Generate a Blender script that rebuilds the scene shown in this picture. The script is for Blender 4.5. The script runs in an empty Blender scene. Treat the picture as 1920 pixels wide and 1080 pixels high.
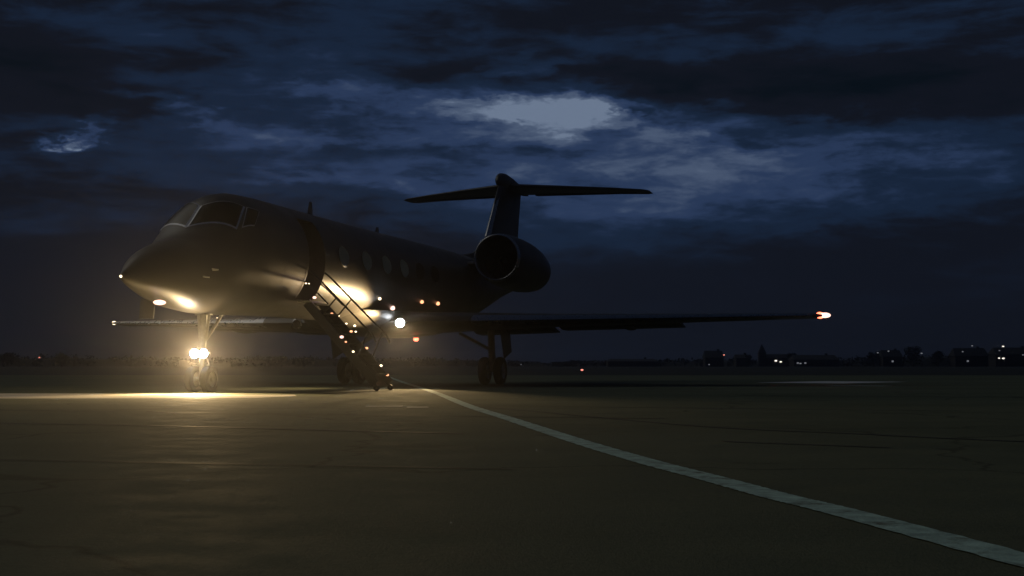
import bpy, bmesh, math, random
from mathutils import Vector, Matrix

# ------------------------------------------------------------------ camera, sky, sun, exposure
scn = bpy.context.scene
FPX, CAM_H = 2431.0, 0.565
PITCH = math.atan(144.5 / FPX)
cam_d = bpy.data.cameras.new("camera")
cam = bpy.data.objects.new("camera", cam_d)
scn.collection.objects.link(cam)
cam.location = (0, 0, CAM_H)
cam.rotation_euler = (math.pi / 2 + PITCH, 0, 0)
cam_d.sensor_width = 36.0
cam_d.lens = FPX / 1920 * 36.0
cam_d.clip_start = 0.05
cam_d.clip_end = 6000
scn.camera = cam

scn.view_settings.view_transform = 'Standard'
scn.view_settings.look = 'None'
scn.view_settings.exposure = 0.0
scn.view_settings.gamma = 1.0
scn.view_settings.use_curve_mapping = False
scn.cycles.use_denoising = True
scn.cycles.sample_clamp_indirect = 2.0
scn.cycles.volume_bounces = 0
scn.cycles.max_bounces = 4
scn.cycles.caustics_reflective = False
scn.cycles.caustics_refractive = False

SUN_AZ, SUN_EL = math.radians(-62.0), math.radians(40.0)   # behind and left of the aircraft, hidden by the cloud

world = bpy.data.worlds.new("World")
scn.world = world
world.use_nodes = True
def build_sky(nt):
    N, L = nt.nodes, nt.links
    N.clear()
    def val(v):
        return v
    def setin(node, i, v):
        if isinstance(v, (int, float)): node.inputs[i].default_value = v
        else: L.new(v, node.inputs[i])
    def m(op, a, b=0.0, c=None, clamp=False):
        n = N.new("ShaderNodeMath"); n.operation = op; n.use_clamp = clamp
        setin(n, 0, a); setin(n, 1, b)
        if c is not None: setin(n, 2, c)
        return n.outputs[0]
    tc = N.new("ShaderNodeTexCoord")
    d = tc.outputs["Generated"]
    sep = N.new("ShaderNodeSeparateXYZ"); L.new(d, sep.inputs[0])
    az = m('ARCTAN2', sep.outputs[0], sep.outputs[1])
    el = m('ARCSINE', sep.outputs[2])
    def noise(scale3, detail, rough, dist=0.0, off=(0, 0, 0)):
        mp = N.new("ShaderNodeMapping"); L.new(d, mp.inputs[0])
        mp.inputs["Scale"].default_value = scale3
        mp.inputs["Location"].default_value = off
        n = N.new("ShaderNodeTexNoise"); n.inputs["Scale"].default_value = 1.0
        n.inputs["Detail"].default_value = detail; n.inputs["Roughness"].default_value = rough
        n.inputs["Distortion"].default_value = dist
        L.new(mp.outputs[0], n.inputs["Vector"])
        return n.outputs["Fac"]
    n_big = noise((4.5, 4.5, 26), 4, 0.5, 0.2, (3.1, 1.7, 0.4))
    n_mid = noise((13, 13, 54), 6, 0.58, 0.4, (7.3, 2.2, 5.1))
    n_fin = noise((40, 40, 130), 5, 0.6, 0.4, (1.3, 9.2, 2.7))
    wa = noise((22, 22, 60), 5, 0.6, 0.3, (11.3, 4.2, 8.8))
    wb = noise((22, 22, 60), 5, 0.6, 0.3, (2.9, 14.2, 1.8))
    # warped angles, so that every cloud edge is ragged
    azw = m('ADD', az, m('MULTIPLY', m('SUBTRACT', wa, 0.5), 0.11))
    elw = m('ADD', el, m('MULTIPLY', m('SUBTRACT', wb, 0.5), 0.036))
    def blob(px, py, rx, ry, amp, tilt=0.0, flat=1.0):
        cx, cy = (px - 960) / FPX, (684 - py) / FPX
        dx = m('MULTIPLY', m('SUBTRACT', azw, cx), FPX / rx)
        dy = m('MULTIPLY', m('SUBTRACT', m('SUBTRACT', elw, cy), m('MULTIPLY', m('SUBTRACT', azw, cx), tilt)), FPX / ry)
        r2 = m('ADD', m('MULTIPLY', dx, dx), m('MULTIPLY', dy, dy))
        if flat > 1: r2 = m('POWER', r2, flat)
        return m('MULTIPLY', m('POWER', 2.7183, m('MULTIPLY', r2, -1.0)), amp)
    blobs = [
        (1012, 206, 165, 26, 0.36, 0.0, 3.0),      # the bright break in the cloud
        (1035, 226, 110, 30, 0.34, 0.0, 2.0),
        (1130, 211, 90, 17, 0.20, 0.0, 2.0),
        (830, 200, 70, 14, 0.14, 0.0),
        (1240, 252, 150, 17, 0.20, -0.20),
        (1190, 228, 120, 10, 0.14, 0.1),
        (960, 128, 110, 12, 0.16, 0.15),
        (1060, 270, 470, 120, 0.22, 0.0),
        (1380, 335, 440, 90, 0.27, 0.05),
        (700, 215, 340, 90, 0.18, -0.05),
        (640, 182, 90, 20, 0.16, 0.0),
        (335, 213, 70, 11, 0.22, -0.1),
        (405, 240, 80, 11, 0.18, -0.1),
        (560, 262, 200, 16, 0.10, 0.0),
        (640, 345, 170, 12, 0.16, 0.0),
        (155, 290, 34, 11, 0.75, 0.1),        # the small gap on the left
        (200, 262, 30, 12, 0.22, 0.5),
        (1560, 190, 420, 66, -0.22, 0.0),     # dark bank, upper right
        (110, 180, 230, 80, -0.10, 0.0),
        (1050, 140, 380, 26, -0.20, 0.0),
        (1190, 222, 46, 12, -0.28, -0.3),
        (860, 290, 200, 26, -0.16, 0.0),
        (1090, 285, 130, 13, -0.12, 0.0),
    ]
    acc = None
    for b in blobs:
        v = blob(*b)
        acc = v if acc is None else m('ADD', acc, v)
    # cloud cover thickens towards the horizon and stays even overhead
    low = N.new("ShaderNodeMapRange"); low.interpolation_type = 'SMOOTHSTEP'
    L.new(elw, low.inputs[0]); low.inputs[1].default_value = 0.07; low.inputs[2].default_value = 0.15
    low.inputs[3].default_value = 0.0; low.inputs[4].default_value = 1.0
    tex = m('ADD', m('MULTIPLY', m('SUBTRACT', n_big, 0.5), 0.50),
            m('ADD', m('MULTIPLY', m('SUBTRACT', n_mid, 0.5), 0.44), m('MULTIPLY', m('SUBTRACT', n_fin, 0.5), 0.15)))
    amp = m('MULTIPLY_ADD', low.outputs[0], 0.72, 0.28)
    v = m('MULTIPLY_ADD', tex, amp, m('MULTIPLY_ADD', low.outputs[0], 0.07, 0.20))
    # ragged breakup of the brightest gap
    v = m('ADD', v, m('MULTIPLY', acc, m('ADD', m('MULTIPLY_ADD', n_mid, .8, 0.25), m('MULTIPLY', n_fin, .7))), clamp=True)
    ramp = N.new("ShaderNodeValToRGB"); L.new(v, ramp.inputs[0])
    cr = ramp.color_ramp; cr.interpolation = 'EASE'
    stops = [(0.0, (.0022, .0050, .0085)), (0.20, (.0056, .0074, .0132)), (0.36, (.0086, .0180, .0410)),
             (0.55, (.0215, .0400, .0940)), (0.78, (.062, .090, .155)), (1.0, (.140, .185, .270))]
    cr.elements[0].position = 0; cr.elements[0].color = (*stops[0][1], 1)
    cr.elements[1].position = 1; cr.elements[1].color = (*stops[-1][1], 1)
    for p, c in stops[1:-1]:
        e = cr.elements.new(p); e.color = (*c, 1)
    sky = N.new("ShaderNodeTexSky"); sky.sky_type = 'NISHITA'; sky.sun_disc = False
    sky.sun_elevation = SUN_EL; sky.sun_rotation = SUN_AZ
    bg1 = N.new("ShaderNodeBackground"); L.new(ramp.outputs[0], bg1.inputs[0]); bg1.inputs[1].default_value = 1.0
    # what little clear dusk sky comes through the gaps
    gap = m('MULTIPLY', m('SUBTRACT', v, 0.45, clamp=True), 0.002)
    bg2 = N.new("ShaderNodeBackground"); L.new(sky.outputs[0], bg2.inputs[0]); L.new(gap, bg2.inputs[1])
    add = N.new("ShaderNodeAddShader"); L.new(bg1.outputs[0], add.inputs[0]); L.new(bg2.outputs[0], add.inputs[1])
    out = N.new("ShaderNodeOutputWorld"); L.new(add.outputs[0], out.inputs[0])
build_sky(world.node_tree)

sun_d = bpy.data.lights.new("sun", 'SUN'); sun_d.energy = 0.20; sun_d.angle = math.radians(40)
sun_d.color = (1.0, 0.99, 0.88)
sun = bpy.data.objects.new("sun", sun_d); scn.collection.objects.link(sun)
sun.rotation_euler = Vector((-math.sin(SUN_AZ)*math.cos(SUN_EL), -math.cos(SUN_AZ)*math.cos(SUN_EL), -math.sin(SUN_EL))).to_track_quat('-Z', 'Y').to_euler()

# ------------------------------------------------------------------ helpers
COL = scn.collection
rnd = random.Random(4)
class MB:
    """collects vertices and faces of one mesh; slot = material index"""
    def __init__(s): s.v, s.f, s.m, s.slot = [], [], [], 0
    def add(s, vs, fs):
        o = len(s.v); s.v += [tuple(p) for p in vs]
        for f in fs: s.f.append(tuple(o + i for i in f)); s.m.append(s.slot)
    def grid(s, rows, close_u=False, close_v=False):
        n, k = len(rows), len(rows[0]); o = len(s.v)
        for r in rows: s.v += [tuple(p) for p in r]
        for i in range(n if close_v else n - 1):
            for j in range(k if close_u else k - 1):
                a, b = i, (i + 1) % n; c, d = j, (j + 1) % k
                s.f.append((o + a*k + c, o + a*k + d, o + b*k + d, o + b*k + c)); s.m.append(s.slot)
        return o
    def ngon(s, pts): s.add(pts, [tuple(range(len(pts)))])
    def box(s, c, size, M=None):
        x, y, z = (v / 2 for v in size); vs = []
        for i in (-1, 1):
            for j in (-1, 1):
                for k in (-1, 1):
                    p = Vector((i*x, j*y, k*z)); vs.append((M @ p if M else p) + Vector(c))
        s.add(vs, [(0,1,3,2),(4,6,7,5),(0,4,5,1),(2,3,7,6),(0,2,6,4),(1,5,7,3)])
    def beam(s, a, b, w, h, up=(0, 0, 1)):
        a, b = Vector(a), Vector(b); d = (b - a); ln = d.length; d.normalize()
        u = Vector(up); r = d.cross(u); r.normalize(); u = r.cross(d)
        M = Matrix((d, r, u)).transposed()
        s.box((a + b) / 2, (ln, w, h), M)
    def tube(s, pts, rad, n=8, cap=True):
        pts = [Vector(p) for p in pts]; rows = []
        rads = rad if isinstance(rad, (list, tuple)) else [rad] * len(pts)
        for i, p in enumerate(pts):
            t = (pts[min(i+1, len(pts)-1)] - pts[max(i-1, 0)]).normalized()
            a = t.cross(Vector((0, 0, 1)) if abs(t.z) < .9 else Vector((1, 0, 0))).normalized(); b = t.cross(a)
            rows.append([p + a*math.cos(2*math.pi*k/n)*rads[i] + b*math.sin(2*math.pi*k/n)*rads[i] for k in range(n)])
        o = s.grid(rows, close_u=True)
        if cap:
            s.f.append(tuple(o + k for k in range(n))[::-1]); s.m.append(s.slot)
            q = o + (len(rows)-1)*n; s.f.append(tuple(q + k for k in range(n))); s.m.append(s.slot)
    def lathe(s, c, axis, prof, n=32):
        """prof: (along, radius)"""
        ax = Vector(axis).normalized(); a = ax.cross(Vector((0, 0, 1)) if abs(ax.z) < .9 else Vector((1, 0, 0))).normalized(); b = ax.cross(a)
        rows = [[Vector(c) + ax*t + (a*math.cos(2*math.pi*k/n) + b*math.sin(2*math.pi*k/n))*max(r, 1e-4) for k in range(n)] for t, r in prof]
        s.grid(rows, close_u=True)
    def ellipsoid(s, c, r, n=12, k=8):
        rows = []
        for i in range(k + 1):
            ph = -math.pi/2 + math.pi*i/k
            cr = max(math.cos(ph), 1e-3)
            rows.append([(c[0]+r[0]*cr*math.cos(2*math.pi*j/n), c[1]+r[1]*cr*math.sin(2*math.pi*j/n), c[2]+r[2]*math.sin(ph)) for j in range(n)])
        s.grid(rows, close_u=True)
    def build(s, name, mats, parent=None, smooth=False, **props):
        me = bpy.data.meshes.new(name); me.from_pydata(s.v, [], s.f)
        mats = mats if isinstance(mats, (list, tuple)) else [mats]
        for x in mats: me.materials.append(x)
        if len(mats) > 1: me.polygons.foreach_set("material_index", s.m)
        bm = bmesh.new(); bm.from_mesh(me); bmesh.ops.recalc_face_normals(bm, faces=bm.faces); bm.to_mesh(me); bm.free()
        if smooth:
            me.polygons.foreach_set("use_smooth", [True]*len(me.polygons))
            me.set_sharp_from_angle(angle=math.radians(smooth if smooth is not True else 40))
        me.update()
        o = bpy.data.objects.new(name, me); COL.objects.link(o)
        if parent: o.parent = parent
        for k, v in props.items(): o[k] = v
        return o
def empty(name, loc=(0, 0, 0), rz=0.0, parent=None, **props):
    o = bpy.data.objects.new(name, None); COL.objects.link(o); o.location = loc; o.rotation_euler = (0, 0, rz)
    o.empty_display_size = .2
    if parent: o.parent = parent
    for k, v in props.items(): o[k] = v
    return o
def copy_tree(src, parent=None):
    c = src.copy(); COL.objects.link(c); c.parent = parent
    for ch in src.children: copy_tree(ch, c)
    return c

# ------------------------------------------------------------------ materials
def mat(name, col, rough=.5, metal=0.0, var=.0, scale=3.0, bump=0.0, bscale=40.0, coat=0.0, spec=.5, rvar=0.0, stretch=(1, 1, 1)):
    m = bpy.data.materials.new(name); m.use_nodes = True
    N, L = m.node_tree.nodes, m.node_tree.links
    b = N["Principled BSDF"]
    b.inputs["Base Color"].default_value = (*col, 1); b.inputs["Roughness"].default_value = rough
    b.inputs["Metallic"].default_value = metal; b.inputs["Coat Weight"].default_value = coat
    b.inputs["Specular IOR Level"].default_value = spec
    if var or rvar or bump:
        tc = N.new("ShaderNodeTexCoord"); mp = N.new("ShaderNodeMapping"); L.new(tc.outputs["Object"], mp.inputs[0])
        mp.inputs["Scale"].default_value = stretch
        n = N.new("ShaderNodeTexNoise"); n.inputs["Scale"].default_value = scale; n.inputs["Detail"].default_value = 6
        n.inputs["Roughness"].default_value = .6; L.new(mp.outputs[0], n.inputs["Vector"])
        if var:
            r = N.new("ShaderNodeValToRGB"); L.new(n.outputs["Fac"], r.inputs[0])
            r.color_ramp.elements[0].position = .3; r.color_ramp.elements[1].position = .7
            r.color_ramp.elements[0].color = (*[c*(1-var) for c in col], 1); r.color_ramp.elements[1].color = (*[min(1, c*(1+var)) for c in col], 1)
            L.new(r.outputs[0], b.inputs["Base Color"])
        if rvar:
            q = N.new("ShaderNodeMapRange"); L.new(n.outputs["Fac"], q.inputs[0]); q.inputs[1].default_value = .3; q.inputs[2].default_value = .7
            q.inputs[3].default_value = max(.02, rough-rvar); q.inputs[4].default_value = min(1, rough+rvar); L.new(q.outputs[0], b.inputs["Roughness"])
        if bump:
            n2 = N.new("ShaderNodeTexNoise"); n2.inputs["Scale"].default_value = bscale; n2.inputs["Detail"].default_value = 4
            L.new(tc.outputs["Object"], n2.inputs["Vector"])
            bp = N.new("ShaderNodeBump"); bp.inputs["Strength"].default_value = bump; bp.inputs["Distance"].default_value = .02
            L.new(n2.outputs["Fac"], bp.inputs["Height"]); L.new(bp.outputs[0], b.inputs["Normal"])
    return m
def glow(name, col, strength):
    m = bpy.data.materials.new(name); m.use_nodes = True
    N, L = m.node_tree.nodes, m.node_tree.links; N.clear()
    e = N.new("ShaderNodeEmission"); e.inputs[0].default_value = (*col, 1); e.inputs[1].default_value = strength
    o = N.new("ShaderNodeOutputMaterial"); L.new(e.outputs[0], o.inputs[0])
    m.cycles.emission_sampling = 'NONE'
    return m
PAINT = mat("jet_paint", (.062, .058, .052), .42, var=.06, scale=1.2, spec=.3, rvar=.06)
PAINT_D = mat("jet_paint_dark", (.10, .10, .10), .35, var=.1, scale=2)
METAL = mat("polished_metal", (.36, .36, .37), .30, metal=1.0, var=.08, scale=6, rvar=.08)
STEEL = mat("gear_steel", (.50, .49, .46), .40, metal=.4, var=.15, scale=12)
BLACKM = mat("black_metal", (.02, .02, .022), .45, var=.2, scale=10)
RUBBER = mat("tyre_rubber", (.022, .021, .020), .8, var=.25, scale=14, bump=.2, bscale=90)
GLASS = mat("cockpit_glass", (.006, .007, .008), .30, spec=.10, var=.2, scale=2)
INTERIOR = mat("cabin_interior", (.035, .03, .025), .8, var=.2, scale=5)
WINFRAME = mat("window_frame_alloy", (.75, .74, .76), .45, metal=.2, var=.1, scale=9)
TREAD = mat("stair_tread", (.06, .058, .055), .7, var=.2, scale=15, bump=.15)
L_WHITE = glow("lamp_lens_white", (.90, .95, 1.0), 60)
L_WARM = glow("lamp_lens_warm", (1.0, .78, .50), 4)
L_PINK = glow("lamp_lens_pink", (1.0, .60, .48), 2.2)
L_RED = glow("lamp_lens_red", (1.0, .16, .08), 5)
L_AMBER = glow("lamp_lens_amber", (1.0, .42, .20), 2.2)
L_CABIN = glow("cabin_window_glow", (.40, .52, .60), .010)
# ------------------------------------------------------------------ ground, apron and markings
def asphalt(name, c0, c1, rough):
    m = bpy.data.materials.new(name); m.use_nodes = True
    N, L = m.node_tree.nodes, m.node_tree.links; b = N["Principled BSDF"]
    tc = N.new("ShaderNodeTexCoord")
    def noise(scale, det, st=(1, 1, 1), ro=.6):
        mp = N.new("ShaderNodeMapping"); mp.inputs["Scale"].default_value = st; L.new(tc.outputs["Object"], mp.inputs[0])
        n = N.new("ShaderNodeTexNoise"); n.inputs["Scale"].default_value = scale; n.inputs["Detail"].default_value = det
        n.inputs["Roughness"].default_value = ro; L.new(mp.outputs[0], n.inputs["Vector"]); return n.outputs["Fac"]
    def m2(op, a, bb):
        n = N.new("ShaderNodeMath"); n.operation = op
        for i, x in enumerate((a, bb)):
            if isinstance(x, (int, float)): n.inputs[i].default_value = x
            else: L.new(x, n.inputs[i])
        return n.outputs[0]
    big = noise(.16, 5); band = noise(.30, 4, (.25, 1.6, 1)); fine = noise(38, 3); mid = noise(2.2, 6)
    s = m2('ADD', m2('MULTIPLY', big, .30), m2('ADD', m2('MULTIPLY', band, .26), m2('ADD', m2('MULTIPLY', mid, .20), m2('MULTIPLY', fine, .24))))
    r = N.new("ShaderNodeValToRGB"); L.new(s, r.inputs[0])
    r.color_ramp.elements[0].position = .36; r.color_ramp.elements[1].position = .64
    r.color_ramp.elements[0].color = (*c0, 1); r.color_ramp.elements[1].color = (*c1, 1)
    # oil spots and sealed hairline cracks with a shape of their own
    vo = N.new("ShaderNodeTexVoronoi"); vo.feature = 'DISTANCE_TO_EDGE'; vo.inputs["Scale"].default_value = .22
    wv = N.new("ShaderNodeMapping"); L.new(tc.outputs["Object"], wv.inputs[0])
    wn = N.new("ShaderNodeTexNoise"); wn.inputs["Scale"].default_value = .9; wn.inputs["Detail"].default_value = 5; L.new(tc.outputs["Object"], wn.inputs["Vector"])
    va = N.new("ShaderNodeVectorMath"); va.operation = 'MULTIPLY_ADD'; L.new(wn.outputs["Color"], va.inputs[0]); va.inputs[1].default_value = (1.6, 1.6, 0); L.new(tc.outputs["Object"], va.inputs[2])
    L.new(va.outputs[0], vo.inputs["Vector"])
    ck = N.new("ShaderNodeMapRange"); L.new(vo.outputs["Distance"], ck.inputs[0]); ck.inputs[1].default_value = .0; ck.inputs[2].default_value = .009; ck.inputs[3].default_value = .55; ck.inputs[4].default_value = 1.0
    sp_ = N.new("ShaderNodeMapRange"); L.new(noise(.75, 3), sp_.inputs[0]); sp_.inputs[1].default_value = .64; sp_.inputs[2].default_value = .72; sp_.inputs[3].default_value = 1.0; sp_.inputs[4].default_value = .62
    mk = m2('MULTIPLY', ck.outputs[0], sp_.outputs[0])
    mx = N.new("ShaderNodeVectorMath"); mx.operation = 'SCALE'; L.new(r.outputs[0], mx.inputs[0]); L.new(mk, mx.inputs["Scale"])
    L.new(mx.outputs[0], b.inputs["Base Color"])
    q = N.new("ShaderNodeMapRange"); L.new(mid, q.inputs[0]); q.inputs[1].default_value = .3; q.inputs[2].default_value = .7
    q.inputs[3].default_value = rough - .1; q.inputs[4].default_value = rough + .12; L.new(q.outputs[0], b.inputs["Roughness"])
    b.inputs["Specular IOR Level"].default_value = .12
    bp = N.new("ShaderNodeBump"); bp.inputs["Strength"].default_value = .45; bp.inputs["Distance"].default_value = .008
    gr = noise(120, 2); L.new(m2('ADD', gr, m2('MULTIPLY', fine, .8)), bp.inputs["Height"]); L.new(bp.outputs[0], b.inputs["Normal"])
    return m
ASPH = asphalt("apron_asphalt", (.078, .093, .054), (.160, .176, .108), .85)
LAMP_POOL = mat("pale_lamp_pool", (.62, .58, .48), .8, var=.16, scale=1.6, bump=.25, bscale=60, stretch=(.5, 2, 1))  # pale colour carries the lamps' pool of light on the apron
GRASS = mat("airfield_grass", (.012, .015, .008), .95, var=.35, scale=.2, bump=.4, bscale=6)
SEAL = mat("joint_sealant", (.010, .010, .009), .7, var=.3, scale=5)
LINE = mat("worn_line_paint", (.44, .62, .50), .75, var=.38, scale=9, bump=.2, bscale=70)
def wear(m, bare, scale, lo, hi):
    N, L = m.node_tree.nodes, m.node_tree.links; b = N["Principled BSDF"]
    src = b.inputs["Base Color"].links[0].from_socket
    tc = N.new("ShaderNodeTexCoord"); n = N.new("ShaderNodeTexNoise"); n.inputs["Scale"].default_value = scale; n.inputs["Detail"].default_value = 8; n.inputs["Roughness"].default_value = .7
    L.new(tc.outputs["Object"], n.inputs["Vector"])
    q = N.new("ShaderNodeMapRange"); L.new(n.outputs["Fac"], q.inputs[0]); q.inputs[1].default_value = lo; q.inputs[2].default_value = hi
    x = N.new("ShaderNodeMix"); x.data_type = 'RGBA'; L.new(q.outputs[0], x.inputs[0]); L.new(src, x.inputs[6]); x.inputs[7].default_value = (*bare, 1)
    L.new(x.outputs[2], b.inputs["Base Color"])
wear(LINE, (.14, .16, .10), 6.0, .54, .66)
WHITE = mat("white_marking_paint", (.78, .77, .72), .7, var=.12, scale=3)

def sheet(name, pts, z, m, parent=None, **props):
    b = MB(); b.ngon([(x, y, z) for x, y in pts]); return b.build(name, m, parent, **props)
b = MB(); R = 1450; nseg = 48
b.ngon([(R*math.cos(2*math.pi*i/nseg), R*math.sin(2*math.pi*i/nseg), 0) for i in range(nseg)])
b.build("airfield_ground", GRASS, kind="structure")
apron = sheet("apron", [(-170, -60), (170, -60), (170, 62), (60, 70), (-170, 76)], .006, ASPH, kind="structure")
def ribbon(name, pts, widths, z, m, parent):
    b = MB(); rows = []
    P = [Vector((*p, 0)) for p in pts]
    for i, p in enumerate(P):
        t = (P[min(i+1, len(P)-1)] - P[max(i-1, 0)]).normalized(); n = Vector((-t.y, t.x, 0))
        w = widths(i) if callable(widths) else widths
        rows.append([p - n*w/2 + Vector((0, 0, z)), p + n*w/2 + Vector((0, 0, z))])
    b.grid(rows); return b.build(name, m, parent)
def smooth_path(pts, n=8):
    out = []
    for i in range(len(pts)-1):
        p0, p1, p2, p3 = (Vector(pts[max(0, min(len(pts)-1, j))]) for j in (i-1, i, i+1, i+2))
        for k in range(n):
            t = k/n
            out.append(tuple(.5*((2*p1)+(p2-p0)*t+(2*p0-5*p1+4*p2-p3)*t*t+(3*p1-p0-3*p2+p3)*t**3)))
    out.append(tuple(pts[-1])); return out
# painted taxi line running back under the port wing
ribbon("painted_line", smooth_path([(1.86, 1.2), (1.55, 3.2), (1.26, 4.93), (1.13, 5.54), (.98, 6.43), (.77, 7.59), (.46, 9.71), (-.06, 13.75), (-.60, 17.82), (-1.68, 27.33), (-3.9, 45.2), (-6.6, 68)], 40), lambda i: .165*(1 + .05*math.sin(i*1.7)*math.sin(i*.37) + .03*math.sin(i*5.1)), .0105, LINE, apron)
# pale band crossing under the nose: lamplit ground painted in as colour
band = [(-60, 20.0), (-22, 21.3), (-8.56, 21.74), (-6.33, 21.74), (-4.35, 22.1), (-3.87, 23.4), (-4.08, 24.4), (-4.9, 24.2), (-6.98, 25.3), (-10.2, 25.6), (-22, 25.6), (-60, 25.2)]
sheet("lamp_pool_band", band, .0085, LAMP_POOL, apron)
for pts, w in (([(-.6, 17.2), (-.07, 16.54), (1.67, 11.97), (2.78, 10.6), (3.73, 9.51), (7, 6.6)], .055), ([(1.55, 9.55), (1.73, 9.38), (2.15, 9.1), (2.55, 8.79)], .05),
               ([(-9, 13.6), (-4.92, 12.51), (-3.23, 11.97), (-1.65, 11.19), (-.4, 10.6)], .09), ([(-7, 16.2), (-3.4, 15.2), (-.4, 14.2), (1.6, 13.6)], .07),
               ([(-3.8, 23.0), (-1.6, 20.0), (.2, 17.8), (5.5, 15.8)], .06), ([(4.2, 24), (9, 22.4), (18, 21.2)], .10), ([(-12, 9.2), (-5, 8.1), (0, 7.0)], .03)):
    ribbon("joint_sealant", smooth_path(pts, 6), w, .0090, SEAL, apron)
ribbon("white_bar", [(8.9, 40.4), (12.0, 44.2)], 3.0, .0095, WHITE, apron)
ribbon("white_bar", [(8.7, 35.7), (10.0, 34.6)], .7, .0095, LINE, apron)
for x, y, w in ((-1.73, 17.6, .5), (-1.25, 17.2, .28)):
    ribbon("white_scuff", [(x - w/2, y), (x + w/2, y + .06)], .16, .0095, WHITE, apron)

# ------------------------------------------------------------------ the business jet
PHI = 0.2975
jet = empty("business_jet", (-7.213, 23.88, 0), math.pi/2 - PHI, label="twin-engine business jet parked with its lamps lit and airstair down", category="jet")
def P(s, port, z): return (s, -port, z)              # s metres aft of the nose, port offset, height
def lamp(name, kind, at, to, power, col, size=60, blend=.5, rad=.06):
    d = bpy.data.lights.new(name, kind); d.energy = power; d.color = col; d.shadow_soft_size = rad
    if kind == 'SPOT': d.spot_size = math.radians(size); d.spot_blend = blend
    o = bpy.data.objects.new(name, d); COL.objects.link(o); o.parent = jet; o.location = P(*at)
    if to: o.rotation_euler = (Vector(P(*to)) - Vector(P(*at))).to_track_quat('-Z', 'Y').to_euler()
    return o
FUS=[ # s, ztop, zbot, halfwidth
(0.0,2.23,2.19,.025),(.05,2.29,2.14,.07),(.15,2.36,2.095,.13),(.3,2.46,2.04,.215),(.6,2.65,1.96,.39),(1.0,2.84,1.86,.59),(1.5,3.0,1.75,.80),
(1.9,3.11,1.685,.93),(2.3,3.40,1.64,1.03),(2.7,3.78,1.61,1.10),(3.1,4.06,1.60,1.15),(3.6,4.20,1.615,1.19),(4.5,4.22,1.64,1.20),(6.0,4.20,1.66,1.20),
(10,4.16,1.66,1.20),(14,4.15,1.66,1.20),(16.5,4.14,1.70,1.19),(18.5,4.11,1.98,1.08),(20.5,4.04,2.42,.86),(22.5,3.95,2.88,.58),(24.5,3.82,3.25,.32),(26.0,3.70,3.47,.12)]
def _interp(s):
    T=FUS
    if s<=T[0][0]: return T[0][1:]
    if s>=T[-1][0]: return T[-1][1:]
    for i in range(len(T)-1):
        if T[i][0]<=s<=T[i+1][0]: break
    def m(j,k):   # finite difference slope (monotone limited)
        if j<=0 or j>=len(T)-1: 
            a,b=(0,1) if j<=0 else (len(T)-2,len(T)-1)
            return (T[b][k]-T[a][k])/(T[b][0]-T[a][0])
        d0=(T[j][k]-T[j-1][k])/(T[j][0]-T[j-1][0]);d1=(T[j+1][k]-T[j][k])/(T[j+1][0]-T[j][0])
        if d0*d1<=0: return 0.0
        return 2*d0*d1/(d0+d1)
    a,b=T[i],T[i+1];h=b[0]-a[0];t=(s-a[0])/h
    o=[]
    for k in (1,2,3):
        m0,m1=m(i,k)*h,m(i+1,k)*h
        o.append((2*t**3-3*t*t+1)*a[k]+(t**3-2*t*t+t)*m0+(-2*t**3+3*t*t)*b[k]+(t**3-t*t)*m1)
    return tuple(o)
def fus(s,th,off=0.0):
    """th from horizontal port (0) up to crown (pi/2); returns (s, port, z)"""
    zt,zb,w=_interp(s)
    zc=zb+(zt-zb)*.5
    h=(zt-zb)*.5
    return (s,(w+off)*math.cos(th),zc+(h+off)*math.sin(th))

# fuselage skin with the doorway cut out of it
DS0, DS1 = 5.35, 6.20
ss = [0, .02, .05, .1, .15, .22, .3, .4, .5, .6, .8, 1, 1.25, 1.5, 1.7, 1.9, 2.1, 2.3, 2.5, 2.7, 2.9, 3.1, 3.35, 3.6, 4, 4.5, 4.9, DS0, 5.78, DS1, 6.6] + [7 + i*.75 for i in range(26)] + [26.0]
NT = 72
b = MB(); rows = [[P(*fus(s, 2*math.pi*j/NT)) for j in range(NT)] for s in ss]
o = len(b.v)
for r in rows: b.v += r
for i in range(len(ss)-1):
    for j in range(NT):
        ang = (j + .5)*5
        if DS0 - .01 <= ss[i] and ss[i+1] <= DS1 + .01 and (ang < 45 or ang > 315): continue
        b.f.append((i*NT+j, i*NT+(j+1) % NT, (i+1)*NT+(j+1) % NT, (i+1)*NT+j)); b.m.append(0)
b.f.append(tuple(range(NT))); b.m.append(0); b.f.append(tuple((len(ss)-1)*NT+j for j in range(NT))); b.m.append(0)
fuselage = b.build("fuselage", PAINT, jet, smooth=50)
# skin joints, slightly proud riveted straps
for s in (4.3, 6.9, 9.2, 14.6, 17.2):
    b = MB(); b.grid([[P(*fus(s+d, 2*math.pi*j/48, .004)) for j in range(48)] for d in (0, .03)], close_u=True); b.build("skin_strap", PAINT, jet, smooth=True)
# doorway: surround and the dark vestibule behind it
b = MB()
def door_pt(s, a, off): return P(*fus(s, math.radians(a), off))
prof = [(DS0, a) for a in range(-45, 46, 5)] + [(DS1, a) for a in range(45, -46, -5)]
inn = [door_pt(s, a, .012) for s, a in prof]
out = [door_pt(s + (-.05 if s == DS0 else .05), a*1.05, .012) for s, a in prof]
b.grid([inn + [inn[0]], out + [out[0]]]); b.build("door_surround", PAINT, jet)
b = MB(); back = [(s, .15, fus(s, math.radians(a))[2]) for s, a in prof]
rim = [P(*fus(s, math.radians(a), -.002)) for s, a in prof]
bk = [P(*p) for p in back]
b.grid([rim + [rim[0]], bk + [bk[0]]]); b.ngon(bk); b.build("vestibule", INTERIOR, jet)
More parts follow.
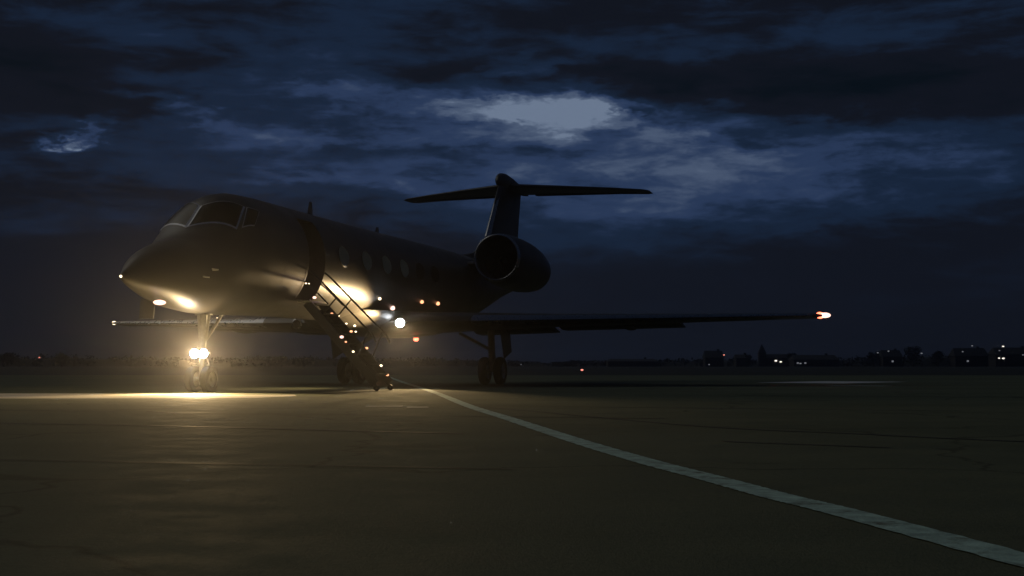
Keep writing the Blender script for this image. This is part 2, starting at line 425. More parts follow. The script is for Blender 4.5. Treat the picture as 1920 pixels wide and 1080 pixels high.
# cockpit panes
def surf_patch(c, off, n=8):
    rows = []
    for i in range(n + 1):
        u = i/n; r = []
        for j in range(n + 1):
            w = j/n
            s = (1-u)*((1-w)*c[0][0]+w*c[1][0]) + u*((1-w)*c[3][0]+w*c[2][0]); t = (1-u)*((1-w)*c[0][1]+w*c[1][1]) + u*((1-w)*c[3][1]+w*c[2][1])
            r.append(P(*fus(s, t, off)))
        rows.append(r)
    return rows
def pane(c, name="windscreen_pane"):
    b = MB(); b.grid(surf_patch(c, .012)); p = b.build(name, GLASS, jet, smooth=True)
    cs = sum(q[0] for q in c)/4; ct = sum(q[1] for q in c)/4
    big = [(cs + (q[0]-cs)*1.12, ct + (q[1]-ct)*1.12) for q in c]; rows = []
    for k, sc in enumerate((1.0, 1.10)):
        ring = []
        for e in range(4):
            a, d = c[e], c[(e+1) % 4]
            for j in range(8):
                w = j/8; s, t = a[0]+(d[0]-a[0])*w, a[1]+(d[1]-a[1])*w
                ring.append(P(*fus(cs+(s-cs)*(sc+.0), ct+(t-ct)*sc, .020 if k == 0 else .010)))
        rows.append(ring)
    f = MB(); f.grid(rows, close_u=True); f.build("pane_frame", WINFRAME, p)
PI = math.pi
main = [(2.75, 1.53), (3.215, .907), (2.663, .672), (2.25, 1.53)]
side = [(3.29, .85), (3.58, .73), (3.15, .50), (2.82, .59)]
for c in (main, side):
    pane(c); pane([(s, PI - t) for s, t in c][::-1])
# oval cabin windows, six a side
for sgn in (0, 1):
    for s0 in (7.24, 8.60, 9.86, 11.06, 12.22, 13.36):
        t0 = .165
        def op(r, a, off):
            s = s0 + .29*r*math.cos(a); t = t0 + .185*r*math.sin(a)
            return P(*fus(s, PI - t if sgn else t, off))
        b = MB(); n = 24
        b.grid([[op(k/3 + 1e-3, 2*PI*j/n, .008) for j in range(n)] for k in range(4)], close_u=True)
        w = b.build("cabin_window", L_CABIN if s0 < 12 else GLASS, jet, smooth=True)
        f = MB(); f.grid([[op(k, 2*PI*j/n, o_) for j in range(n)] for k, o_ in ((1.0, .010), (1.06, .018), (1.14, .006))], close_u=True)
        f.build("window_rim", PAINT, w, smooth=True)
# aerofoil surfaces
def section(le, chord, tk, n=14, axis='y', tilt=0.0):
    """closed aerofoil outline in (ds, dthickness)"""
    up = []
    for i in range(n + 1):
        x = .5*(1 - math.cos(PI*i/n)); y = 5*tk*(.2969*math.sqrt(x)-.126*x-.3516*x*x+.2843*x**3-.1036*x**4)
        up.append((x, y))
    pts = [(x, y) for x, y in up[::-1]] + [(x, -y*.8) for x, y in up[1:-1]]
    return pts
def lift(name, secs, m, parent, vertical=False, portsign=1, xr=None):
    """secs: (s_le, port, z, chord, thickness); xr limits the chord range covered"""
    b = MB(); rows = []
    for s, y, z, c, tk in secs:
        pts = section(None, c, tk)
        if xr: pts = [(min(max(x, xr[0]), xr[1]), yy) for x, yy in pts]
        rows.append([P(s + x*c, portsign*(y + (yy*c if vertical else 0)), z + (0 if vertical else yy*c)) for x, yy in pts])
    b.grid(rows, close_u=True); n = len(rows[0])
    b.f.append(tuple(range(n))); b.m.append(0); b.f.append(tuple((len(rows)-1)*n+j for j in range(n))); b.m.append(0)
    return b.build(name, m, parent, smooth=45)
def wing_le(y): return 9.90 + (y - 1.0)*.636
def wing_te(y): return 15.95 + max(0, y - 4.2)*.352
def wing_z(y): return 1.66 + (y - 1.0)*.0285
for sg in (1, -1):
    secs = []
    for y in (.6, 1.5, 3, 4.2, 6, 8, 10, 11.3, 11.55):
        c = wing_te(y) - wing_le(y); tk = .115 - .0028*y
        if y == 11.55: tk *= .5
        secs.append((wing_le(y), y, wing_z(y), c, tk))
    wing = lift("wing", secs, PAINT, jet, portsign=sg)
    # polished leading edge, a thin proud sleeve
    b = MB(); rows = []
    for s, y, z, c, tk in secs[2:-1]:
        pts = [q for q in section(None, c, tk) if q[0] < .075]
        pts = sorted(pts, key=lambda q: q[1]); rows.append([P(s + x*c - .008, sg*y, z + yy*c*1.04) for x, yy in pts])
    b.grid(rows); b.build("leading_edge", METAL, wing, smooth=True)
    for y0, y1, sag in ((1.7, 4.1, .10), (4.3, 7.6, .07)):
        b = MB(); rows = []
        for k in range(5):
            y = y0 + (y1-y0)*k/4; t = wing_te(y); z = wing_z(y)
            rows.append([P(t-.95, sg*y, z-.06), P(t-.5, sg*y, z+.01-sag), P(t+.12, sg*y, z-.03-sag*1.8), P(t+.10, sg*y, z-.06-sag*1.8), P(t-.5, sg*y, z-.10-sag)])
        b.grid(rows, close_u=True); b.ngon(rows[0]); b.ngon(rows[-1]); b.build("flap", PAINT, wing)
    for y in (3.3, 6.2):
        t = wing_te(y); b = MB(); b.lathe(P(t-1.5, sg*y, wing_z(y)-.14), (1, 0, 0), [(0, .01), (.3, .08), (.8, .12), (1.4, .09), (2.0, .01)], 10); b.build("flap_track_fairing", PAINT, wing, smooth=True)
    b = MB(); b.lathe(P(17.15, sg*11.56, wing_z(11.5)), (1, 0, 0), [(0, .01), (.2, .05), (.6, .07), (1.2, .05), (1.6, .01)], 12); b.build("tip_fairing", PAINT, wing, smooth=True)
    b = MB(); b.ellipsoid(P(17.02 if sg > 0 else 16.95, sg*11.60, 1.975), (.30, .17, .075) if sg > 0 else (.12, .07, .06), 14, 8)
    b.build("navigation_light", L_PINK if sg > 0 else L_WARM, wing, smooth=True)
    if sg > 0:
        b = MB(); b.ellipsoid(P(17.05, 11.47, 1.975), (.27, .12, .095), 14, 8); b.build("navigation_light_cover", L_RED, wing, smooth=True)
    # landing lamp in the wing root
    b = MB(); b.lathe(P(10.12, sg*1.46, 1.64), (-1, 0, 0), [(-.16, .05), (-.05, .13), (0, .145), (.02, .12)], 20); b.build("lamp_housing", METAL, wing, smooth=True)
    b = MB(); b.ellipsoid(P(10.09, sg*1.46, 1.64), (.03, .12, .11), 16, 8); b.build("landing_lamp_lens", L_WHITE if sg > 0 else GLASS, wing, smooth=True)
for at in ((14.0, -6.17, 1.93), (13.78, -5.87, 1.94), (12.5, -3.93, 1.82), (11.5, -2.33, 1.75)):  # glowing beads stand in for reflected glints along the starboard wing
    b = MB(); b.ellipsoid(P(at[0]-.06, at[1], at[2]), (.045, .045, .045), 10, 6); b.build("wing_glint", L_WARM, jet, smooth=True)
# wing fairing under the belly
b = MB(); rows = []
for s, w, zb in ((8.6, .35, 1.62), (9.2, .85, 1.50), (10, 1.28, 1.40), (11.5, 1.45, 1.32), (13.5, 1.45, 1.32), (15, 1.3, 1.40), (16.4, .9, 1.60), (17.2, .4, 1.76)):
    rows.append([P(s, w*math.cos(PI*k/16), 1.95 - (1.95 - zb)*math.sin(PI*k/16)**.8) for k in range(17)])
b.grid(rows); b.build("belly_fairing", PAINT, jet, smooth=60)
# engines
for sg in (1, -1):
    c = P(15.95, sg*2.16, 3.77); ax = Vector((1, 0, -.045)).normalized()
    b = MB(); b.lathe(c, ax, [(.10, .725), (.35, .765), (.9, .80), (1.7, .815), (2.5, .80), (3.2, .74), (3.75, .66), (3.9, .62), (3.9, .57), (3.4, .55)], 40)
    eng = b.build("engine_nacelle", PAINT, jet, smooth=40)
    b = MB(); b.lathe(c, ax, [(.11, .727), (.03, .705), (0, .675), (.02, .645), (.12, .625)], 48); b.build("inlet_lip", METAL, eng, smooth=60)
    b = MB(); b.lathe(c, ax, [(.12, .625), (.45, .60), (.75, .60)], 40); b.build("inlet_duct", PAINT_D, eng, smooth=60)
    b = MB(); cc = Vector(c) + ax*.72
    b.lathe(cc, ax, [(0, .60), (.02, .10)], 32); b.lathe(cc, ax, [(-.30, .005), (-.18, .08), (0, .15)], 20)
    for k in range(22):
        a = 2*PI*k/22; r = Vector((0, math.cos(a), math.sin(a))); t = Vector((0, -math.sin(a), math.cos(a)))
        b.add([cc + r*.14 - t*.02 - ax*.10, cc + r*.14 + t*.03 - ax*.01, cc + r*.59 + t*.09 - ax*.01, cc + r*.59 - t*.05 - ax*.10], [(0, 1, 2, 3)])
    b.build("fan", BLACKM, eng)
    b = MB(); b.lathe(Vector(c) + ax*3.4, ax, [(0, .55), (.3, .45), (.75, .40), (.75, .36), (.1, .34)], 32); b.lathe(Vector(c) + ax*3.4, ax, [(.1, .34), (.1, .02)], 20); b.build("exhaust_nozzle", BLACKM, eng, smooth=50)
    secs = [(16.9, .8, 3.66, 3.2, .09), (17.0, 1.5, 3.68, 2.9, .10)]
    lift("engine_pylon", secs, PAINT, eng, portsign=sg)
# fin, bullet and tailplane
lift("dorsal_fillet", [(17.9, 0, 4.0, 5.8, .05), (20.2, 0, 4.32, 4.2, .06), (20.9, 0, 4.6, 3.9, .07)], PAINT, jet, vertical=True)
fin = lift("fin", [(20.5, 0, 3.85, 4.6, .10), (21.55, 0, 5.0, 3.75, .10), (22.3, 0, 6.0, 3.2, .095), (23.0, 0, 6.95, 2.75, .09), (23.05, 0, 7.05, 2.65, .05)], PAINT, jet, vertical=True)
b = MB(); rows = []
for s, z, c, tk in ((21.55, 5.0, 3.75, .10), (22.3, 6.0, 3.2, .095), (23.0, 6.9, 2.75, .09)):
    up_ = sorted({round(x, 5) for x, y in section(None, c, tk) if x < .06}); th_ = lambda x: 5*tk*(.2969*math.sqrt(x)-.126*x-.3516*x*x+.2843*x**3-.1036*x**4)
    ring = [(x, th_(x)) for x in up_[::-1]] + [(x, -th_(x)) for x in up_[1:]]
    rows.append([P(s + x*c - .008, y*c*1.05, z) for x, y in ring])
b.grid(rows); b.build("fin_leading_edge", METAL, fin, smooth=True)
b = MB(); rows = []
for s, w, zt, zb in ((22.85, .02, 7.12, 7.06), (22.95, .12, 7.28, 6.98), (23.2, .20, 7.42, 6.92), (23.57, .24, 7.46, 6.90), (24.4, .23, 7.40, 6.90), (25.4, .17, 7.28, 6.92), (26.2, .09, 7.16, 6.96), (26.7, .02, 7.06, 7.02)):
    rows.append([P(s, w*math.cos(2*PI*k/18), (zt+zb)/2 + (zt-zb)/2*math.sin(2*PI*k/18)) for k in range(18)])
b.grid(rows, close_u=True); b.ngon(rows[0]); b.ngon(rows[-1]); b.build("tail_bullet", PAINT, jet, smooth=60)
for sg in (1, -1):
    tp = lift("tailplane", [(23.55, .02, 7.03, 2.85, .085), (24.3, 1.6, 7.02, 2.35, .085), (25.2, 3.5, 7.0, 1.75, .08), (25.72, 4.6, 6.97, 1.35, .075), (25.95, 4.82, 6.965, .95, .04)], PAINT, jet, portsign=sg)
    b = MB(); rows = []
    for y in (.5, 2, 3.5, 4.35):
        t = 26.4 + y*.06; rows.append([P(t-.45, sg*y, 7.015-.009*y), P(t+.02, sg*y, 6.975-.006*y), P(t-.45, sg*y, 6.93-.004*y)])
    b.grid(rows, close_u=True); b.ngon(rows[0]); b.ngon(rows[-1]); b.build("elevator", PAINT, tp)
b = MB(); b.ngon([P(26.2, -.004, 5.05), P(26.2, .004, 5.05), P(26.25, .004, 5.1), P(26.25, -.004, 5.1)])
# aerials, probes, beacons
for s, h, z in ((7.65, .42, 4.11), (11.8, .22, 4.11)):
    lift("blade_aerial", [(s, 0, z, .34, .12), (s+.10, 0, z+h*.7, .22, .12), (s+.14, 0, z+h, .16, .08)], PAINT_D, jet, vertical=True)
for s, t in ((1.55, -.15), (1.75, .05)):
    b = MB(); p0 = Vector(P(*fus(s, t, 0))); p1 = Vector(P(*fus(s, t, .12))); b.tube([p0, p1, p1 + Vector((-.22, 0, 0))], .014, 8); b.build("pitot_probe", STEEL, jet)
b = MB(); b.ellipsoid(P(-.015, 0, 2.20), (.024, .024, .024), 10, 6); b.build("nose_lamp", L_WARM, jet, smooth=True)
b = MB(); b.ellipsoid(P(.88, .26, 1.755), (.14, .11, .05), 14, 8); b.build("chin_lamp", L_PINK, jet, smooth=True)
for s, t, r, m in ((9.75, -.548, .05, L_WARM), (10.93, -.73, .085, L_PINK), (12.65, -.498, .07, L_AMBER), (13.9, -.487, .075, L_AMBER)):
    b = MB(); b.ellipsoid(P(*fus(s, t, .02)), (r, r*.7, r*.7), 12, 6); b.build("side_lamp", m, jet, smooth=True)
b = MB(); b.lathe(P(12.4, 1.0, 1.345), (0, 0, -1), [(0, .09), (.04, .09)], 14); b.build("beacon_base", STEEL, jet)
b = MB(); b.ellipsoid(P(12.4, 1.0, 1.27), (.075, .075, .06), 12, 6); b.build("belly_beacon", L_RED, jet, smooth=True)
# landing gear
def wheel(b, c, r, w):
    b.slot = 0; b.lathe(c, (0, 1, 0), [(-w/2, r*.58), (-w/2, r*.82), (-w*.40, r*.95), (-w*.2, r), (w*.2, r), (w*.40, r*.95), (w/2, r*.82), (w/2, r*.58)], 32)
    b.slot = 1; b.lathe(c, (0, 1, 0), [(-w*.42, r*.60), (-w*.30, r*.50), (-w*.34, r*.2), (-w*.55, r*.14), (-w*.56, .005)], 24); b.lathe(c, (0, 1, 0), [(w*.42, r*.60), (w*.30, r*.50), (w*.34, r*.2), (w*.55, r*.14), (w*.56, .005)], 24)
b = MB(); b.tube([P(2.95, 0, 1.75), P(2.90, 0, .80)], .075, 14); b.tube([P(2.90, 0, .85), P(2.88, 0, .27)], .05, 12); b.tube([P(2.88, -.2, .27), P(2.88, .2, .27)], .04, 10)
b.tube([P(2.95, -.14, 1.7), P(2.93, -.06, 1.05)], .03, 8); b.tube([P(2.95, .14, 1.7), P(2.93, .06, 1.05)], .03, 8); b.beam(P(2.95, -.18, 1.62), P(2.95, .18, 1.62), .10, .06)
ng = b.build("nose_gear", STEEL, jet, smooth=40)
b = MB(); b.beam(P(3.0, 0, .82), P(3.16, 0, .58), .05, .03, (0, 1, 0)); b.beam(P(3.16, 0, .58), P(2.95, 0, .34), .05, .03, (0, 1, 0)); b.build("torque_link", STEEL, ng)
b = MB(); b.tube([P(2.95, 0, 1.0), P(3.7, 0, 1.65)], .035, 10); b.build("drag_brace", STEEL, ng)
for y in (-.175, .175):
    b = MB(); wheel(b, P(2.88, y, .275), .275, .17); b.build("wheel", [RUBBER, STEEL], ng, smooth=35)
b = MB(); rows = []
for k in range(7):
    y = -.50 + .32*k/6; bow = .05*math.sin(PI*k/6); rows.append([P(1.42-bow, y, 1.86), P(1.38-bow, y, 1.64), P(1.36-bow, y, 1.47), P(1.39-bow, y, 1.47), P(1.41-bow, y, 1.64), P(1.45-bow, y, 1.86)])
b.grid(rows, close_u=True); b.ngon(rows[0]); b.ngon(rows[-1]); b.build("gear_door", PAINT_D, ng, smooth=40)
for y in (-.105, .105):
    b = MB(); b.lathe(P(2.80, y, .80), (-1, 0, 0), [(-.12, .03), (-.08, .09), (0, .104), (.02, .098)], 18); b.build("lamp_housing", METAL, ng, smooth=True)
    b = MB(); b.ellipsoid(P(2.775, y, .80), (.03, .10, .092), 16, 8); b.build("taxi_lamp_lens", L_WHITE, ng, smooth=True)
for sg in (1, -1):
    Y = sg*2.23
    b = MB(); b.tube([P(15.1, Y*1.02, 1.62), P(15.35, Y, .72)], .10, 14); b.tube([P(15.33, Y, .80), P(15.39, Y, .42)], .07, 12); b.tube([P(15.39, Y-.33, .42), P(15.39, Y+.33, .42)], .055, 10)
    mg = b.build("main_gear", STEEL, jet, smooth=40)
    b = MB(); b.tube([P(15.25, Y, 1.0), P(15.1, sg*1.3, 1.5)], .05, 10); b.build("side_brace", STEEL, mg)
    b = MB(); b.beam(P(15.45, Y, .95), P(15.72, Y, .70), .07, .04, (0, 1, 0)); b.beam(P(15.72, Y, .70), P(15.45, Y, .45), .07, .04, (0, 1, 0)); b.build("torque_link", STEEL, mg)
    b = MB(); b.add([P(14.75, Y+sg*.42, 1.62), P(15.65, Y+sg*.42, 1.62), P(15.75, Y+sg*.45, .95), P(15.05, Y+sg*.45, .75), P(14.75, Y+sg*.45, 1.62), P(15.65, Y+sg*.45, 1.62), P(15.75, Y+sg*.48, .95), P(15.05, Y+sg*.48, .75)],
                   [(0, 1, 2, 3), (4, 7, 6, 5), (0, 4, 5, 1), (1, 5, 6, 2), (2, 6, 7, 3), (3, 7, 4, 0)]); b.build("gear_door", PAINT, mg)
    for y in (-.235, .235):
        b = MB(); wheel(b, P(15.39, Y+y, .40), .40, .23); b.build("wheel", [RUBBER, STEEL], mg, smooth=35)
# airstair: the lowered door, treads, rails and little step lamps
top, bot = Vector((1.14, 1.95)), Vector((2.80, .16))
def SP(s, t, up=0.0):
    q = top.lerp(bot, t); return P(s, q.x, q.y + up)
b = MB()
for s in (DS0 + .03, DS1 - .03): b.beam(SP(s, 0), SP(s, 1), .05, .20)
b.beam(SP((DS0+DS1)/2, .02, -.11), SP((DS0+DS1)/2, .97, -.11), DS1-DS0-.1, .03)
stair = b.build("airstair", BLACKM, jet)
for k in range(8):
    t = (k + .35)/8; b = MB(); c = SP((DS0+DS1)/2, t, .05); b.box(c, (DS1-DS0-.12, .26, .03)); b.build("tread", TREAD, stair)
for s in (DS0 + .03, DS1 - .03):
    b = MB(); rail = [P(s, 1.20, 2.66), P(s, 1.35, 2.54), P(s, 1.80, 2.11), P(s, 2.35, 1.58), P(s, 2.72, 1.22), P(s, 2.80, 1.06)]
    b.tube(rail, .022, 8); b.build("handrail", BLACKM, stair, smooth=True)
    b = MB(); b.tube([P(s, 1.06, 2.44), P(s, 1.35, 2.20), P(s, 1.66, 1.91)], .018, 8); b.build("mid_rail", BLACKM, stair)
    for (y1, z1), (y0, z0) in (((1.86, 2.05), (1.48, 1.62)), ((2.62, 1.32), (2.35, .66))):
        b = MB(); b.tube([P(s, y1, z1), P(s, y0, z0)], .018, 8); b.build("rail_post", BLACKM, stair)
    b = MB(); b.tube([P(s, 2.76, .20), P(s, 2.82, .07)], .03, 8); b.lathe(P(s, 2.82, .065), (1, 0, 0), [(-.03, .02), (-.03, .06), (.03, .06), (.03, .02)], 14); b.build("stair_foot", BLACKM, stair)
b = MB(); b.box(P((DS0+DS1)/2, 1.10, 1.97), (DS1-DS0, .34, .04)); b.build("top_step", STEEL, stair)
b = MB(); b.beam(SP(DS1 + .01, .72, .10), SP(DS1 + .01, .86, .10), .01, .03); b.build("scuff_plate", METAL, stair)
for t, s, r, m in ((.02, DS0+.35, .060, L_PINK), (-.06, DS0-.02, .028, L_WARM), (-.05, DS0+.12, .028, L_WARM), (.22, DS1-.3, .045, L_AMBER), (.24, DS1, .03, L_WARM), (.34, DS1+.05, .035, L_WARM), (.44, DS1-.05, .050, L_AMBER), (.44, DS1+.2, .032, L_WARM),
                   (.52, DS0, .062, L_PINK), (.58, DS0, .035, L_AMBER), (.70, DS0-.05, .038, L_WARM), (.65, DS1+.03, .048, L_AMBER), (.87, DS1-.02, .048, L_WARM), (.985, DS1-.10, .050, L_AMBER), (.30, DS1+.95, .032, L_WARM)):
    up = .16 if t >= 0 else .42
    if s > DS1 + .5: b = MB(); b.ellipsoid(P(8.3, 1.0, 1.52), (r, r, r*.8), 10, 6); b.build("keel_lamp", m, jet, smooth=True); continue
    r *= .72; b = MB(); c = SP(s, max(t, 0), up); b.ellipsoid(c, (r, r, r*.7), 10, 6); b.build("step_lamp", m, stair, smooth=True)
# the light those lamps throw
WARM = (1.0, .69, .33)
lamp("taxi_beam", 'SPOT', (2.66, 0, .80), (-5, 4.6, -1.3), 1500, WARM, 112, .8, .08)
lamp("taxi_spill", 'SPOT', (2.66, 0, .80), (-5, .5, 1.5), 180, WARM, 172, .2, .08)
lamp("landing_beam", 'SPOT', (9.96, 1.50, 1.64), (5, 3.7, .0), 1100, WARM, 34, .7, .08)
lamp("landing_spill", 'SPOT', (9.72, 1.80, 1.57), (8.55, .66, 1.60), 1150, WARM, 88, .8, .12)
lamp("navigation_glow", 'POINT', (16.4, 11.75, 1.98), None, .7, (1, .25, .14), rad=.1)
lamp("doorway_glow", 'POINT', (5.62, 1.35, 2.2), None, 2, (1, .6, .5), rad=.05)
# ------------------------------------------------------------------ far edge of the airfield
LEAF = mat("dark_foliage", (.014, .017, .010), .9, var=.4, scale=.3)
BARK = mat("bark", (.05, .04, .03), .9, var=.3, scale=2)
BRICK = mat("far_wall", (.035, .032, .03), .9, var=.2, scale=.5)
ROOF = mat("far_roof", (.018, .018, .018), .8, var=.2, scale=.6)
L_FAR = glow("far_lamp_white", (1.0, .92, .80), 1.6)
L_FARD = glow("far_lamp_dim", (.85, .90, 1.0), .20)
L_FARR = glow("far_lamp_red", (1.0, .30, .22), 1.5)
def far(px, D): return (px - 960)*D/FPX
def hgt(py, D): return CAM_H + (684 - py)*D/FPX
def leaves(b, c, r, n, size, rg):
    for _ in range(n):
        while True:
            q = Vector((rg.uniform(-1, 1), rg.uniform(-1, 1), rg.uniform(-1, 1)))
            if .25 < q.length < 1: break
        p = Vector((c[0]+q.x*r[0], c[1]+q.y*r[1], c[2]+q.z*r[2])); s = size*rg.uniform(.6, 1.3)
        u = Vector((rg.gauss(0, 1), rg.gauss(0, 1), rg.gauss(0, 1))).normalized(); w = u.cross(Vector((rg.gauss(0, 1), rg.gauss(0, 1), rg.gauss(0, 1)))).normalized()
        b.add([p - u*s, p - w*s*.6, p + u*s, p + w*s*.6], [(0, 1, 2, 3)])
# the unbroken wood along the horizon
prof = [(-900, 664), (-400, 662), (0, 666), (20, 661), (60, 667), (115, 660), (150, 666), (300, 668), (600, 668), (800, 670), (960, 676), (1050, 678), (1140, 674), (1230, 674), (1300, 671), (1400, 671), (1500, 670), (1600, 668), (1700, 662), (1800, 658), (1920, 656), (2300, 652), (2900, 656)]
def top_at(x):
    for (a, ya), (c, yc) in zip(prof, prof[1:]):
        if a <= x <= c: return ya + (yc-ya)*(x-a)/(c-a)
    return 660
b = MB(); rg = random.Random(9); D = 520
for k in range(1250):
    x = rg.uniform(-900, 2900); d = D + rg.uniform(-25, 40); H = max(1.6, hgt(top_at(x), D))*rg.uniform(.62, 1.04)
    leaves(b, (far(x, d), d, H*.5), (rg.uniform(1.6, 3.4), 2.5, H*.55), 34, .62, rg)
b.build("far_wood", LEAF, kind="stuff", label="dark unbroken wood along the far horizon", category="wood")
b = MB(); rows = []
for i in range(80):
    x = -900 + 3800*i/79; H = max(1.0, hgt(top_at(x), D)*.66)*(1 + .12*math.sin(i*2.3)); rows.append([(far(x, 505), 505, -.05), (far(x, 510), 510, H*.8), (far(x, 522), 522, H), (far(x, 534), 534, -.05)])
b.grid(rows); b.build("hedge_bank", LEAF, kind="structure")
# single trees that stand clear of the wood
def tree(px, ytop, D, wpx, label, seed):
    rg = random.Random(seed); H = hgt(ytop, D); w = wpx*D/FPX/2
    t = empty("tree", (far(px, D), D, 0), rg.uniform(0, 6), label=label, category="tree", group="trees standing clear of the far wood")
    b = MB(); b.tube([(0, 0, 0), (.05, 0, H*.3), (.1, .1, H*.75)], [.32, .24, .06], 8)
    for a in range(5):
        an = a*1.3 + rg.random(); b.tube([(0, 0, H*(.3+.06*a)), (math.cos(an)*w*.6, math.sin(an)*w*.6, H*(.5+.07*a))], [.12, .03], 6)
    b.build("trunk", BARK, t)
    b = MB()
    for k in range(9):
        an = rg.uniform(0, 6.3); rr = w*rg.uniform(.15, .62); z = H*rg.uniform(.42, .80)
        leaves(b, (math.cos(an)*rr, math.sin(an)*rr, z), (w*.42, w*.42, H*.17), 90, .32, rg)
    b.build("crown", LEAF, t)
for i, (px, yt, wp, lb) in enumerate(((15, 659, 34, "dark tree at the left end of the horizon"), (118, 659, 26, "small dark tree on the horizon left of the nose wheel lamp"), (1485, 659, 26, "round dark tree just right of the church spire"),
        (1637, 655, 30, "broad dark tree right of the red wing tip lamp"), (1711, 646, 34, "tallest dark tree on the right horizon"), (1757, 653, 28, "dark tree right of the tallest one on the horizon"), (1402, 664, 22, "low dark tree just left of the church spire"), (1075, 672, 30, "small dark bush tree behind the port wing above the red ground lamp"))):
    tree(px, yt, 480, wp, lb, 30 + i)
# buildings
def house(name, px0, px1, y_eave, y_ridge, D, label, cat, nwin=3, litwin=()):
    x0, x1 = far(px0, D), far(px1, D); w = x1 - x0; dp = max(6, w*.55); he, hr = hgt(y_eave, D), hgt(y_ridge, D)
    t = empty(name, ((x0+x1)/2, D, 0), label=label, category=cat)
    b = MB(); b.box((0, dp/2, he/2), (w, dp, he)); b.build("wall", BRICK, t)
    b = MB(); o_ = .35
    b.add([(-w/2-o_, -o_, he+.004), (w/2+o_, -o_, he+.004), (w/2+o_, dp+o_, he+.004), (-w/2-o_, dp+o_, he+.004), (-w/2-o_+w*.06, dp/2, hr), (w/2+o_-w*.06, dp/2, hr)], [(0, 1, 5, 4), (2, 3, 4, 5), (1, 2, 5), (3, 0, 4), (3, 2, 1, 0)]); r = b.build("roof", ROOF, t)
    b = MB(); b.box((w*.28, dp/2, hr - .1), (.8, .8, 1.4)); b.build("chimney", BRICK, r)
    for k in range(nwin):
        b = MB(); x = -w/2 + w*(k+.5)/nwin; b.box((x, -.03, he*.52), (min(.7, w/nwin*.3), .05, min(.6, he*.2))); b.build("window", L_FARD if k in litwin else GLASS, t)
house("hangar", 1140, 1232, 677, 672.5, 470, "long low hangar on the horizon behind the port wing", "hangar", 6)
house("house", 1322, 1356, 670, 657, 475, "dark house with a hipped roof left of the church spire", "house", 3)
house("house", 1380, 1404, 671, 664, 478, "small dark house between the hipped-roof house and the church", "house", 2)
house("shed", 1488, 1572, 674, 665, 470, "wide low shed with dimly lit windows right of the spire", "shed", 6, (0, 1))
house("house", 1655, 1690, 668, 656, 474, "dark house between two trees on the right horizon", "house", 3, (1,))
house("house", 1790, 1852, 667, 652, 472, "wide dark house near the right end of the horizon", "house", 4, (1,))
house("house", 1866, 1940, 664, 651, 476, "dark house at the right end of the horizon", "house", 4)
D = 480; t = empty("church", (far(1428, D), D, 0), label="church with a pointed spire on the far horizon", category="church")
b = MB(); b.box((0, 0, hgt(662, D)/2), (2.6, 2.6, hgt(662, D))); b.build("tower", BRICK, t)
b = MB(); z0, z1 = hgt(662, D)+.004, hgt(644, D); b.add([(-1.4, -1.4, z0), (1.4, -1.4, z0), (1.4, 1.4, z0), (-1.4, 1.4, z0), (0, 0, z1)], [(0, 1, 4), (1, 2, 4), (2, 3, 4), (3, 0, 4), (3, 2, 1, 0)]); b.build("spire", ROOF, t)
b = MB(); b.box((5.3, 1, 1.6), (7.8, 4, 3.2)); b.build("nave", BRICK, t)
b = MB(); b.add([(1.4, -1.2, 3.21), (9.4, -1.2, 3.21), (9.4, 3.2, 3.21), (1.4, 3.2, 3.21), (1.4, 1, 4.6), (9.4, 1, 4.6)], [(0, 1, 5, 4), (2, 3, 4, 5), (1, 2, 5), (3, 0, 4), (3, 2, 1, 0)]); b.build("nave_roof", ROOF, t)
for x in (3, 5.3, 7.6):
    b = MB(); b.box((x, -1.02, 1.7), (.7, .06, 1.5)); b.build("window", GLASS, t)
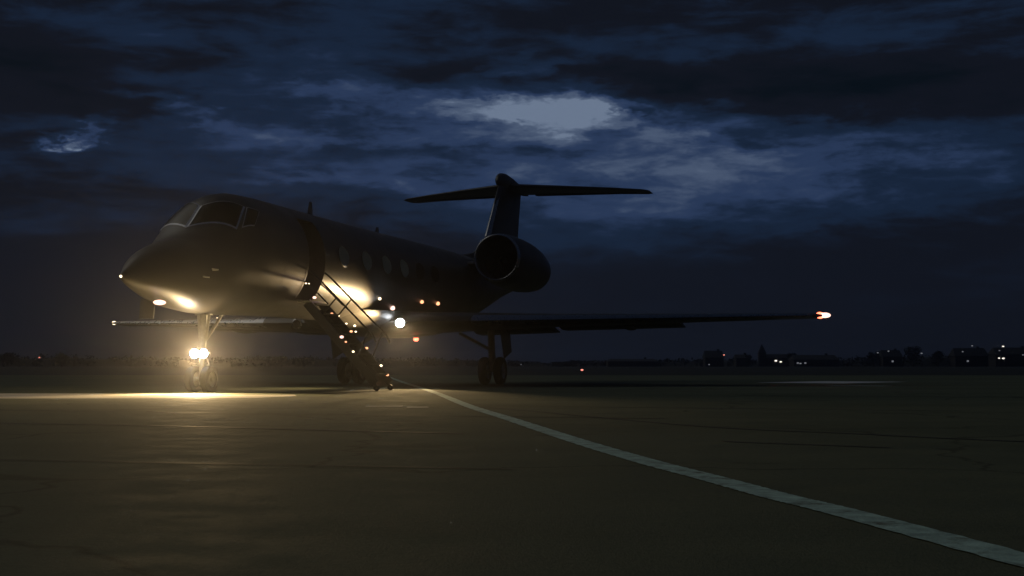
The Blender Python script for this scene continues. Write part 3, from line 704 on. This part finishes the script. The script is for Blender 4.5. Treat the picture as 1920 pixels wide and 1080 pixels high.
# lamps along the far edge
def far_lamp(px, py, D, r, m, label, cat="lamp"):
    z = hgt(py, D); name = "lamp_post" if z > 2.2 else "ground_lamp"
    t = empty(name, (far(px, D), D, 0), label=label, category=cat, group="lamps along the far edge of the airfield")
    b = MB(); b.tube([(0, 0, 0), (0, 0, max(z - r*.6, .02))], [.07, .05], 8); b.lathe((0, 0, 0), (0, 0, 1), [(0, .16), (.06, .14), (.08, .05)], 10); b.build("post", BLACKM, t)
    if z > 2.2:
        b = MB(); b.lathe((0, 0, z + r*.55), (0, 0, 1), [(0, r*1.1), (.05, r*.9), (.12, .03)], 12); b.build("hood", BLACKM, t)
    b = MB(); r *= .72; b.ellipsoid((0, 0, z), (r*1.35, r, r*.75), 10, 6); b.build("lens", m, t, smooth=True)
for px, py, D, r, m, lb in (
    (1091, 693, 110, .13, L_FARR, "red ground lamp on the airfield below the port wing"),
    (977, 683, 300, .14, L_FARD, "faint small lamp just right of the port main wheels"),
    (1329, 683, 440, .30, L_FARD, "single dim lamp below the hipped-roof house"),
    (1357, 665, 440, .32, L_FARR, "red lamp beside the hipped roof, left of the spire"),
    (1454, 676, 440, .50, L_FAR, "left of the two bright lamps right of the spire"),
    (1463, 678, 440, .45, L_FAR, "right of the two bright lamps right of the spire"),
    (1500, 681, 440, .42, L_FARD, "dim lamp in front of the wide low shed"),
    (1645, 661, 440, .34, L_FARD, "lamp within the broad tree right of the wing tip"),
    (1665, 658, 440, .34, L_FARD, "higher lamp right of the broad tree"),
    (1727, 662, 440, .38, L_FARD, "lamp at the right foot of the tallest tree"),
    (1804, 659, 440, .34, L_FARD, "lamp on the left of the wide house at right"),
    (1822, 648, 440, .34, L_FARD, "lamp above the roof of the wide house at right"),
    (1880, 649, 440, .42, L_FAR, "highest bright lamp near the right edge"),
    (1873, 657, 440, .30, L_FARD, "faint lamp just under the highest bright one"),
    (1872, 671, 440, .40, L_FAR, "left of the low bright pair near the right edge"),
    (1880, 671.5, 440, .50, L_FAR, "right of the low bright pair near the right edge"),
    (1917, 665, 440, .36, L_FARD, "lamp cut by the right edge of the picture"),
    (75, 670, 440, .34, L_FARR, "faint red lamp on the left horizon")):
    far_lamp(px, py, D, r, m, lb)

# ------------------------------------------------------------------ the damp air itself
hz = bpy.data.materials.new("haze_air"); hz.use_nodes = True
N, L = hz.node_tree.nodes, hz.node_tree.links; N.clear()
v = N.new("ShaderNodeVolumePrincipled"); v.inputs["Color"].default_value = (.92, .92, .95, 1); v.inputs["Density"].default_value = .00058; v.inputs["Anisotropy"].default_value = .93
o = N.new("ShaderNodeOutputMaterial"); L.new(v.outputs[0], o.inputs["Volume"])
b = MB(); b.box((0, 0, 7.0), (3000, 3000, 16.0)); h = b.build("haze", hz, kind="stuff", label="thin damp air glowing round the jet's lamps", category="haze")
